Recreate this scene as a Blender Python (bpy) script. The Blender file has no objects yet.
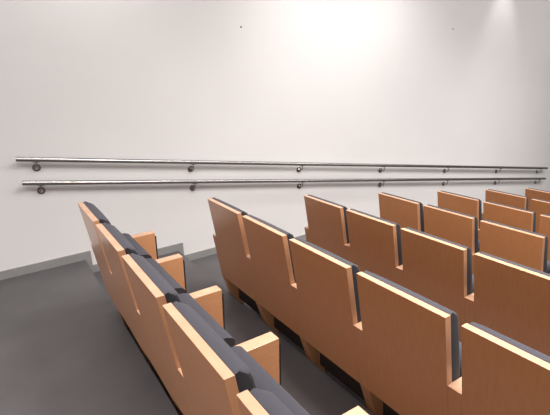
import bpy, bmesh, math, random
from mathutils import Vector, Matrix
random.seed(4)
S = bpy.context.scene
COL = S.collection

# ------------------------------------------------------------------ measures
FPX, YAW, PITCH, ROLL = 443.63, -0.5569, 0.2988, -0.0481
EYE = 1.6465
WALL = 4.332                 # y of the white side wall
NOSE, TREAD, RISE = 0.5211, 0.9226, 0.1502
ROW_END, PITCH_W, GAP = 3.1303, 0.56, 0.068
LEAN = 0.136                 # lean of the back: dx per unit height
X0 = 0.0079
H_TOP, H_ARM, H_LOW = 1.0208, 0.694, 0.313
TH = 0.0334
BASE_H, BASE_V = 0.077, 0.058
N_LEVEL = 12
X_BACK, X_FRONT, Y_NEAR, Z_CEIL = -3.2, 13.0, -4.5, 3.3

# ------------------------------------------------------------------ materials
def mat(name):
    m = bpy.data.materials.new(name); m.use_nodes = True
    nt = m.node_tree
    return m, nt, nt.nodes['Principled BSDF']

def link(nt, a, b): nt.links.new(a, b)

def ramp(nt, fac, c0, c1, p0=0.3, p1=0.7):
    r = nt.nodes.new('ShaderNodeValToRGB')
    r.color_ramp.elements[0].position = p0; r.color_ramp.elements[0].color = (*c0, 1)
    r.color_ramp.elements[1].position = p1; r.color_ramp.elements[1].color = (*c1, 1)
    link(nt, fac, r.inputs['Fac'])
    return r.outputs['Color']

def noise(nt, scale, detail=3, stretch=None, rand=False):
    tc = nt.nodes.new('ShaderNodeTexCoord')
    mp = nt.nodes.new('ShaderNodeMapping')
    link(nt, tc.outputs['Object'], mp.inputs['Vector'])
    if stretch: mp.inputs['Scale'].default_value = stretch
    if rand:
        oi = nt.nodes.new('ShaderNodeObjectInfo')
        ml = nt.nodes.new('ShaderNodeVectorMath'); ml.operation = 'SCALE'
        ml.inputs[0].default_value = (7.3, 5.1, 9.7)
        link(nt, oi.outputs['Random'], ml.inputs['Scale'])
        link(nt, ml.outputs['Vector'], mp.inputs['Location'])
    n = nt.nodes.new('ShaderNodeTexNoise')
    n.inputs['Scale'].default_value = scale; n.inputs['Detail'].default_value = detail
    link(nt, mp.outputs['Vector'], n.inputs['Vector'])
    return n.outputs['Fac']

def bump(nt, b, fac, strength, dist=0.01):
    bp = nt.nodes.new('ShaderNodeBump')
    bp.inputs['Strength'].default_value = strength; bp.inputs['Distance'].default_value = dist
    link(nt, fac, bp.inputs['Height']); link(nt, bp.outputs['Normal'], b.inputs['Normal'])

def wood(name, c0, c1, rough, stretch):
    m, nt, b = mat(name)
    f = noise(nt, 9, 4, stretch, True)
    link(nt, ramp(nt, f, c0, c1), b.inputs['Base Color'])
    b.inputs['Roughness'].default_value = rough
    b.inputs['Coat Weight'].default_value = 0.6; b.inputs['Coat Roughness'].default_value = 0.22
    bump(nt, b, f, 0.03, 0.002)
    return m

M_FACE = wood('beech_veneer', (0.475, 0.198, 0.078), (0.52, 0.225, 0.092), 0.36, (9, 9, 0.7))
M_EDGE = wood('beech_edge', (0.54, 0.305, 0.185), (0.62, 0.365, 0.23), 0.42, (2, 1.2, 30))
M_SIDE = wood('beech_panel_side', (0.48, 0.235, 0.118), (0.54, 0.27, 0.14), 0.42, (2, 2, 30))
M_ARM = wood('beech_solid', (0.53, 0.255, 0.118), (0.59, 0.29, 0.138), 0.4, (1.5, 9, 9))

def fabric(name, c0, c1):
    m, nt, b = mat(name)
    f = noise(nt, 420, 2)
    link(nt, ramp(nt, f, c0, c1), b.inputs['Base Color'])
    b.inputs['Roughness'].default_value = 0.95
    b.inputs['Sheen Weight'].default_value = 0.06
    b.inputs['Sheen Roughness'].default_value = 0.5
    bump(nt, b, f, 0.25, 0.002)
    return m
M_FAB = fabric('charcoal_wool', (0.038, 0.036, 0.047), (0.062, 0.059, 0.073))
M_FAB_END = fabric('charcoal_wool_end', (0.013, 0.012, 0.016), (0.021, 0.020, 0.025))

m, nt, b = mat('black_trim'); M_BLACK = m
link(nt, ramp(nt, noise(nt, 60), (0.012, 0.012, 0.013), (0.02, 0.02, 0.021)), b.inputs['Base Color'])
b.inputs['Roughness'].default_value = 0.6

m, nt, b = mat('underseat_shade_brown'); M_SHADE_BLOCK = m  # dark brown standing in for the shade under the seats
link(nt, ramp(nt, noise(nt, 40), (0.022, 0.015, 0.013), (0.03, 0.021, 0.018)), b.inputs['Base Color'])
b.inputs['Roughness'].default_value = 0.6

m, nt, b = mat('white_wall_paint'); M_WALL = m
link(nt, ramp(nt, noise(nt, 1.2, 4), (0.775, 0.757, 0.75), (0.80, 0.782, 0.775)), b.inputs['Base Color'])
b.inputs['Roughness'].default_value = 0.85
bump(nt, b, noise(nt, 160, 2), 0.05, 0.002)

m, nt, b = mat('ceiling_paint'); M_CEIL = m
link(nt, ramp(nt, noise(nt, 2, 3), (0.62, 0.60, 0.58), (0.66, 0.64, 0.62)), b.inputs['Base Color'])
b.inputs['Roughness'].default_value = 0.9

m, nt, b = mat('dark_floor_covering'); M_FLOOR = m
link(nt, ramp(nt, noise(nt, 3.0, 8), (0.086, 0.079, 0.083), (0.106, 0.098, 0.103)), b.inputs['Base Color'])
b.inputs['Roughness'].default_value = 0.5
bump(nt, b, noise(nt, 260, 2), 0.12, 0.002)

m, nt, b = mat('grey_baseboard_paint'); M_BASE = m
link(nt, ramp(nt, noise(nt, 6, 3), (0.265, 0.262, 0.258), (0.30, 0.297, 0.292)), b.inputs['Base Color'])
b.inputs['Roughness'].default_value = 0.45

def metal(name, c0, c1, rough, stretch):
    m, nt, b = mat(name)
    f = noise(nt, 30, 3, stretch)
    link(nt, ramp(nt, f, c0, c1), b.inputs['Base Color'])
    b.inputs['Metallic'].default_value = 1.0
    b.inputs['Roughness'].default_value = rough
    return m
M_RAIL = metal('brushed_stainless', (0.37, 0.355, 0.345), (0.45, 0.435, 0.42), 0.22, (0.4, 8, 8))
M_BRKT = metal('bracket_steel', (0.20, 0.155, 0.14), (0.27, 0.22, 0.20), 0.3, (3, 3, 3))

# ------------------------------------------------------------------ mesh helpers
def new_obj(name, bm, mats, parent=None, smooth=False, angle=None):
    me = bpy.data.meshes.new(name)
    bmesh.ops.recalc_face_normals(bm, faces=bm.faces)
    if smooth:
        for f in bm.faces: f.smooth = True
        if angle:
            for e in bm.edges:
                if len(e.link_faces) == 2 and e.calc_face_angle(0) > angle: e.smooth = False
    bm.to_mesh(me); bm.free()
    for mm in (mats if isinstance(mats, (list, tuple)) else [mats]): me.materials.append(mm)
    o = bpy.data.objects.new(name, me); COL.objects.link(o)
    if parent: o.parent = parent
    return o

def struct(o):
    o['kind'] = 'structure'; return o

def empty(name, loc, label, cat, group=None):
    o = bpy.data.objects.new(name, None); COL.objects.link(o)
    o.location = loc; o.empty_display_size = 0.1
    o['label'] = label; o['category'] = cat
    if group: o['group'] = group
    return o

def prism_y(bm, prof, y0, y1):
    """extrude an (x, z) outline along y"""
    a = [bm.verts.new((x, y0, z)) for x, z in prof]
    c = [bm.verts.new((x, y1, z)) for x, z in prof]
    fs = [bm.faces.new(a), bm.faces.new(c[::-1])]
    n = len(prof)
    for i in range(n):
        fs.append(bm.faces.new((a[i], a[(i+1) % n], c[(i+1) % n], c[i])))
    bmesh.ops.recalc_face_normals(bm, faces=bm.faces)
    return fs

def box(bm, x0, x1, y0, y1, z0, z1):
    return prism_y(bm, [(x0, z0), (x1, z0), (x1, z1), (x0, z1)], y0, y1)

def bevel(bm, w, seg=2, edges=None):
    bmesh.ops.bevel(bm, geom=edges or list(bm.edges), offset=w, segments=seg, affect='EDGES', profile=0.5)

def tube(bm, pts, r, n=16, cap=True):
    rings = []
    pts = [Vector(p) for p in pts]
    for i, p in enumerate(pts):
        t = (pts[min(i+1, len(pts)-1)] - pts[max(i-1, 0)]).normalized()
        u = t.cross(Vector((0, 0, 1)))
        if u.length < 1e-3: u = t.cross(Vector((1, 0, 0)))
        u.normalize(); v = t.cross(u)
        rings.append([bm.verts.new(p + r*(math.cos(2*math.pi*k/n)*u + math.sin(2*math.pi*k/n)*v)) for k in range(n)])
    for A, B in zip(rings, rings[1:]):
        for k in range(n): bm.faces.new((A[k], A[(k+1) % n], B[(k+1) % n], B[k]))
    if cap:
        bm.faces.new(rings[0]); bm.faces.new(rings[-1][::-1])

def lathe_y(bm, prof, n=28, c=(0, 0, 0)):
    """(radius, y) profile turned about the y axis"""
    rings = []
    for r, y in prof:
        rings.append([bm.verts.new((c[0] + r*math.cos(2*math.pi*k/n), c[1] + y, c[2] + r*math.sin(2*math.pi*k/n))) for k in range(n)])
    for A, B in zip(rings, rings[1:]):
        for k in range(n): bm.faces.new((A[k], A[(k+1) % n], B[(k+1) % n], B[k]))
    bm.faces.new(rings[0]); bm.faces.new(rings[-1][::-1])

# ------------------------------------------------------------------ room shell
def nose_x(k): return NOSE + (k-1)*TREAD           # edge between level k and k+1
def level_z(k): return -(k-1)*RISE

bm = bmesh.new()
prof = [(X_BACK, 0.0)]
for k in range(1, N_LEVEL):
    prof += [(nose_x(k), level_z(k)), (nose_x(k), level_z(k+1))]
prof += [(X_FRONT, level_z(N_LEVEL)), (X_FRONT, level_z(N_LEVEL) - 0.3), (X_BACK, level_z(N_LEVEL) - 0.3)]
prism_y(bm, prof, Y_NEAR, WALL)
struct(new_obj('floor', bm, M_FLOOR))

zb = level_z(N_LEVEL) - 0.3
bm = bmesh.new(); box(bm, X_BACK, X_FRONT, WALL, WALL + 0.15, zb, Z_CEIL)
struct(new_obj('wall_side', bm, M_WALL))
bm = bmesh.new(); box(bm, X_BACK - 0.15, X_BACK, Y_NEAR, WALL + 0.15, zb, Z_CEIL)
struct(new_obj('wall_back', bm, M_WALL))
bm = bmesh.new(); box(bm, X_FRONT, X_FRONT + 0.15, Y_NEAR, WALL + 0.15, zb, Z_CEIL)
struct(new_obj('wall_front', bm, M_WALL))
bm = bmesh.new(); box(bm, X_BACK - 0.15, X_FRONT + 0.15, Y_NEAR, WALL + 0.15, Z_CEIL, Z_CEIL + 0.15)
struct(new_obj('ceiling', bm, M_CEIL))

# stepped skirting: a band along each level and an upright band beside each riser
bm = bmesh.new()
for k in range(1, N_LEVEL + 1):
    z = level_z(k)
    xa = X_BACK if k == 1 else nose_x(k-1) + BASE_V
    xb = X_FRONT if k == N_LEVEL else nose_x(k)
    box(bm, xa, xb, WALL - 0.014, WALL, z, z + BASE_H)
    if k < N_LEVEL:
        box(bm, nose_x(k), nose_x(k) + BASE_V, WALL - 0.014, WALL, level_z(k+1), z + BASE_H)
struct(new_obj('baseboard_side', bm, M_BASE))

# ------------------------------------------------------------------ seats
def back_x(z): return X0 - LEAN*z

def wood_slots(bm, faces_edge_test):
    for f in bm.faces:
        f.material_index = 1 if faces_edge_test(f) else 0

def make_back_panel():
    bm = bmesh.new()
    prism_y(bm, [(back_x(H_LOW), H_LOW), (back_x(H_LOW) + TH, H_LOW), (back_x(H_TOP) + TH, H_TOP), (back_x(H_TOP), H_TOP)],
            -PITCH_W + GAP/2, -GAP/2)
    bevel(bm, 0.0016, 2)
    bm.normal_update()
    for f in bm.faces:
        f.material_index = 1 if f.normal.z > 0.75 else (2 if abs(f.normal.y) > 0.7 else 0)
    return bm

ARM_F = 0.350
def make_arm():
    bm = bmesh.new()
    prof = [(back_x(H_ARM), H_ARM), (back_x(H_LOW), H_LOW), (0.008, 0.17), (0.032, 0.08), (0.046, 0.0),
            (0.118, 0.0), (0.120, 0.10), (0.150, 0.20), (0.318, 0.33), (ARM_F - 0.010, 0.42), (ARM_F, H_ARM)]
    prism_y(bm, prof, -GAP/2 + 0.0006, GAP/2 - 0.0006)
    bevel(bm, 0.0022, 2)
    bm.normal_update()
    for f in bm.faces:
        f.material_index = 1 if f.normal.z > 0.75 else (2 if f.normal.x < -0.6 else 0)
    return bm

def make_arm_trim():
    bm = bmesh.new()
    w = GAP/2 - 0.003
    prism_y(bm, [(ARM_F - 0.006, H_ARM - 0.045), (ARM_F + 0.010, H_ARM - 0.03), (ARM_F, 0.43), (ARM_F - 0.012, 0.415)], -w, w)
    bevel(bm, 0.002, 2)
    return bm

def pillow(y0, y1, front, rear, round_ends=0.028, ny=14):
    """upholstered pad: cross sections (closed loop of x,z) along y, pulled in at both ends.
       front/rear: functions of t in 0..1 (bottom to top) -> (x, z)"""
    bm = bmesh.new()
    n = 26
    def loop(s):
        out = []
        # s: inset 0..1 (1 = full section)
        for i in range(n+1):
            t = i/n
            (fx, fz), (rx, rz) = front(t), rear(t)
            mx = (fx + rx)/2
            out.append((rx + (fx - rx)*s, fz))
        for i in range(n, -1, -1):
            rx, rz = rear(i/n); out.append((rx, rz))
        return out
    ys = []
    for k in range(6):
        a = k/5*math.pi/2
        ys.append((y0 + round_ends*(1 - math.sin(a)) if False else y0 + round_ends*(1 - math.cos(a)), 0.62 + 0.38*math.sin(a)))
    for k in range(1, ny):
        u = k/ny
        ys.append((y0 + round_ends + (y1 - y0 - 2*round_ends)*u, 1 + 0.05*math.sin(math.pi*u)))
    for k in range(6):
        a = (5-k)/5*math.pi/2
        ys.append((y1 - round_ends*(1 - math.cos(a)), 0.62 + 0.38*math.sin(a)))
    rings = []
    for y, s in ys: rings.append([bm.verts.new((x, y, z)) for x, z in loop(s)])
    m = len(rings[0])
    for A, B in zip(rings, rings[1:]):
        for k in range(m): bm.faces.new((A[k], A[(k+1) % m], B[(k+1) % m], B[k]))
    bm.faces.new(rings[0]); bm.faces.new(rings[-1][::-1])
    bmesh.ops.remove_doubles(bm, verts=bm.verts, dist=0.0002)
    bmesh.ops.recalc_face_normals(bm, faces=bm.faces)
    bm.normal_update()
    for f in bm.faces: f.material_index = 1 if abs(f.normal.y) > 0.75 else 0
    return bm

def make_back_pad():
    zb_, zt = 0.44, 1.026
    def rear(t):
        z = zb_ + (zt - zb_)*t
        return (back_x(z) + TH + 0.0006, min(z, zt - 0.004))
    def front(t):
        z = zb_ + (zt - zb_)*t
        d = (zt - z); e = (z - zb_)
        r = 0.045
        th = 0.058 + 0.012*math.sin(math.pi*t)
        if d < r: th *= 0.35 + 0.65*math.sqrt(max(0, 1 - ((r - d)/r)**2))
        if e < r: th *= 0.35 + 0.65*math.sqrt(max(0, 1 - ((r - e)/r)**2))
        return (back_x(z) + TH + th, z)
    return pillow(-PITCH_W + GAP/2 + 0.0005, -GAP/2 - 0.012, front, rear)

S_Y0, S_Y1 = -PITCH_W + GAP/2 + 0.001, -GAP/2 - 0.002
def make_seat_pad():
    # tipped-up seat: sitting face turned to the back rest, its front edge on top
    zb_, zt = 0.34, 0.746
    TK = 0.122
    def prof(z, r=0.068):
        d = zt - z; e = z - zb_; k = 1.0
        if d < r: k *= 0.04 + 0.96*math.sqrt(max(0, 1 - ((r - d)/r)**2))
        if e < 0.03: k *= 0.5 + 0.5*math.sqrt(max(0, 1 - ((0.03 - e)/0.03)**2))
        return k
    def zz(t):          # denser rings near the rounded top
        u = 1 - (1 - t)**1.7
        return zb_ + (zt - zb_)*u
    def front(t):      # sitting face (towards the back rest)
        z = zz(t); c = seat_x(z) - TK*0.55
        return (c - TK*0.45*prof(z) - 0.012*math.sin(math.pi*t), z)
    def rear(t):
        z = zz(t); c = seat_x(z) - TK*0.55
        return (c + TK*0.55*prof(z, 0.034), z)
    return pillow(S_Y0, S_Y1, front, rear, 0.022)
def seat_x(z): return 0.152 + 0.06*(z - 0.34)

def make_seat_pan():
    bm = bmesh.new()
    prism_y(bm, [(seat_x(0.35) + 0.0006, 0.35), (seat_x(0.35) + 0.0166, 0.35), (seat_x(0.62) + 0.0166, 0.62), (seat_x(0.62) + 0.0006, 0.62)],
            S_Y0 + 0.02, S_Y1 - 0.02)
    bevel(bm, 0.003, 2)
    return bm

def make_shade_block():  # block added under the seat to keep the floor there in shadow
    bm = bmesh.new()
    box(bm, 0.075, 0.29, -PITCH_W + GAP/2 + 0.0005, -GAP/2 - 0.0005, 0.09, 0.325)
    bevel(bm, 0.004, 2)
    return bm

ORD = ['first', 'second', 'third', 'fourth', 'fifth', 'sixth', 'seventh', 'eighth']
def seat_label(r, j):
    row = ('nearest row at left' if r == 0 else ORD[r] + ' row from left')
    return 'beech-backed auditorium seat, %s, %s' % (row, 'at the white wall end' if j == 0 else ORD[j] + ' seat from the white wall')

proto = empty('auditorium_seat', (0, 0, 0), '', 'seat')
new_obj('back_panel', make_back_panel(), [M_FACE, M_EDGE, M_SIDE], proto)
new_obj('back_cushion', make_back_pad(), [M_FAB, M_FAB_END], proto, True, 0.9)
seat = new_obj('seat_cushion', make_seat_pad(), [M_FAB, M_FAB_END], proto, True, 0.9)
new_obj('seat_pan', make_seat_pan(), M_FACE, seat)
new_obj('seat_shade_block', make_shade_block(), M_SHADE_BLOCK, proto)
arm = new_obj('armrest', make_arm(), [M_ARM, M_EDGE, M_FACE], proto)
arm.location = (0, -PITCH_W, 0)
trim = new_obj('front_trim', make_arm_trim(), M_BLACK, arm)
trim['label'] = 'black strip down the front of the armrest'

def copy_tree(o, parent=None):
    c = o.copy(); COL.objects.link(c); c.parent = parent
    for ch in list(o.children): copy_tree(ch, c)
    return c

COUNT = [5, 5, 4, 4, 3, 2, 1]
first = True
for r, n in enumerate(COUNT):
    for j in range(n):
        s = proto if first else copy_tree(SRC)
        if first:
            SRC = proto; first = False
        s.location = (nose_x(r+1), ROW_END - j*PITCH_W, level_z(r+2))
        s['label'] = seat_label(r, j)
        s['group'] = 'auditorium seats, %s row from left' % ORD[r]
# the seat at the wall end of each row closes it with a second armrest
for s in [o for o in COL.objects if o.parent is None and o.name.startswith('auditorium_seat')]:
    if abs(s.location.y - ROW_END) < 1e-4:
        a = copy_tree(arm, s); a.location = (0, 0, 0)

# ------------------------------------------------------------------ handrails
SLOPE = -0.1631
RAIL_OUT, RAIL_R = 0.075, 0.0215
def rail(za, xa, xb, bx, drop, label):
    zat = lambda x: za + SLOPE*x
    root = empty('handrail', (xa, WALL, zat(xa)), label, 'handrail', 'steel handrails on the white wall')
    T = Vector(root.location)
    bm = bmesh.new()
    d = Vector((1, 0, SLOPE)).normalized()
    A = Vector((xa, WALL - RAIL_OUT, zat(xa))) - T; B = Vector((xb, WALL - RAIL_OUT, zat(xb))) - T
    tube(bm, [A, A + d*0.004, B - d*0.004, B], RAIL_R, 24)
    new_obj('rail', bm, M_RAIL, root, True, 0.8)
    for x in bx:
        z = zat(x)
        c = Vector((x, WALL, z - drop)) - T
        bm = bmesh.new()     # arm: straight out of the wall plate, then up under the tube
        pts = [c + Vector((0, -0.010, 0)), c + Vector((0, -RAIL_OUT + 0.03, 0))]
        for k in range(1, 7):
            a = k/6*math.pi/2
            pts.append(c + Vector((0, -RAIL_OUT + 0.03 - 0.03*math.sin(a), 0.03*(1 - math.cos(a)))))
        pts.append(c + Vector((0, -RAIL_OUT, drop - RAIL_R + 0.004)))
        tube(bm, pts, 0.0065, 12)
        b = new_obj('bracket', bm, M_RAIL, root, True, 0.9)
        bm = bmesh.new()     # round wall plate with a stepped boss
        lathe_y(bm, [(0.034, 0.0), (0.034, -0.004), (0.030, -0.008), (0.021, -0.0085), (0.020, -0.0065), (0.018, -0.0065), (0.0165, -0.018), (0.012, -0.023), (0.006, -0.023)], 28, c)
        for f in bm.faces:
            f.material_index = 1 if (f.calc_center_median() - c).y < -0.0065 and Vector((f.calc_center_median().x - c.x, 0, f.calc_center_median().z - c.z)).length < 0.0195 else 0
        new_obj('wall_plate', bm, [M_BRKT, M_RAIL], b, True, 0.5)
        bm = bmesh.new()     # saddle under the tube
        sd = c + Vector((0, -RAIL_OUT, drop - RAIL_R - 0.001))
        box(bm, sd.x - 0.025, sd.x + 0.025, sd.y - 0.009, sd.y + 0.009, sd.z - 0.002, sd.z + 0.003)
        for v in bm.verts: v.co.z += SLOPE*(v.co.x - sd.x)
        new_obj('saddle', bm, M_BRKT, b)
BX = [0.274, 1.683, 3.062, 4.447, 5.846, 7.265, 8.62]
rail(1.0625, 0.130, 8.83, BX, 0.081, 'upper brushed steel handrail sloping along the white wall')
rail(0.857, 0.139, 8.81, BX, 0.081, 'lower brushed steel handrail sloping along the white wall below the other')

# ------------------------------------------------------------------ small fixings high on the wall
def screw(x, z, r, label, mm):
    bm = bmesh.new()
    lathe_y(bm, [(r, 0.0), (r, -0.003), (r*0.7, -0.006), (r*0.3, -0.0065)], 16)
    o = new_obj('wall_screw', bm, mm, None, True, 0.6)
    o.location = (x, WALL, z)
    o['label'] = label; o['category'] = 'screw'; o['group'] = 'screws left in the white wall'
screw(2.389, 2.094, 0.009, 'small dark screw head high on the wall, left of the brightest patch', M_BLACK)
screw(5.828, 2.097, 0.012, 'small pale screw head high on the wall, right of the brightest patch', M_BASE)

# ------------------------------------------------------------------ light
def area(name, loc, target, sx, sy, power, col=(1, 0.965, 0.935), spread=180):
    l = bpy.data.lights.new(name, 'AREA'); l.shape = 'RECTANGLE'; l.size = sx; l.size_y = sy
    l.energy = power; l.color = col; l.spread = math.radians(spread)
    o = bpy.data.objects.new(name, l); COL.objects.link(o)
    o.location = loc
    o.rotation_euler = (Vector(target) - Vector(loc)).to_track_quat('-Z', 'Y').to_euler()
    return o
def spot(name, loc, target, power, angle, blend, col=(1, 0.96, 0.92), r=0.04):
    l = bpy.data.lights.new(name, 'SPOT'); l.energy = power; l.color = col
    l.spot_size = math.radians(angle); l.spot_blend = blend; l.shadow_soft_size = r
    o = bpy.data.objects.new(name, l); COL.objects.link(o)
    o.location = loc
    o.rotation_euler = (Vector(target) - Vector(loc)).to_track_quat('-Z', 'Y').to_euler()

area('ceiling_panel_light', (2.1, 0.2, 3.25), (2.1, 0.2, 0), 1.2, 4.4, 190, spread=125)
area('ceiling_panel_light', (6.3, 0.2, 3.25), (6.3, 0.2, 0), 1.4, 4.4, 210, spread=125)
area('ceiling_panel_light', (-1.7, 0.2, 3.25), (-1.7, 0.2, 0), 1.0, 4.0, 95, spread=125)
area('wall_washer', (3.75, 3.3, 3.24), (3.75, 4.33, 1.2), 2.4, 0.2, 14, spread=90)
area('wall_washer', (0.95, 3.7, 3.24), (0.95, 4.33, 1.3), 0.6, 0.15, 4, spread=130)
spot('wall_spot', (7.0, 3.95, 3.2), (7.0, 4.33, 1.3), 30, 60, 0.9)
area('wall_fill_light', (4.0, 1.7, 3.22), (4.0, 4.33, 0.2), 13.0, 1.0, 188, spread=150)  # unseen fill lamp, added to brighten the wall evenly

W = bpy.data.worlds.new('room_ambient'); S.world = W; W.use_nodes = True
W.node_tree.nodes['Background'].inputs['Color'].default_value = (1.0, 0.965, 0.945, 1)
W.node_tree.nodes['Background'].inputs['Strength'].default_value = 0.6

# ------------------------------------------------------------------ camera
cam = bpy.data.cameras.new('camera'); co = bpy.data.objects.new('camera', cam); COL.objects.link(co)
cam.sensor_fit = 'HORIZONTAL'; cam.sensor_width = 36; cam.lens = 36*FPX/550
cam.clip_start = 0.02
r_ = Vector((math.cos(YAW), math.sin(YAW), 0)); f_ = Vector((-math.sin(YAW), math.cos(YAW), 0)); u_ = Vector((0, 0, 1))
F = math.cos(PITCH)*f_ - math.sin(PITCH)*u_
U = math.sin(PITCH)*f_ + math.cos(PITCH)*u_
R2 = math.cos(ROLL)*r_ + math.sin(ROLL)*U
U2 = -math.sin(ROLL)*r_ + math.cos(ROLL)*U
mw = Matrix((R2, U2, -F)).transposed().to_4x4(); mw.translation = (0, 0, EYE)
co.matrix_world = mw
S.camera = co
S.view_settings.view_transform = 'Standard'
S.view_settings.look = 'None'
S.view_settings.exposure = 0.0
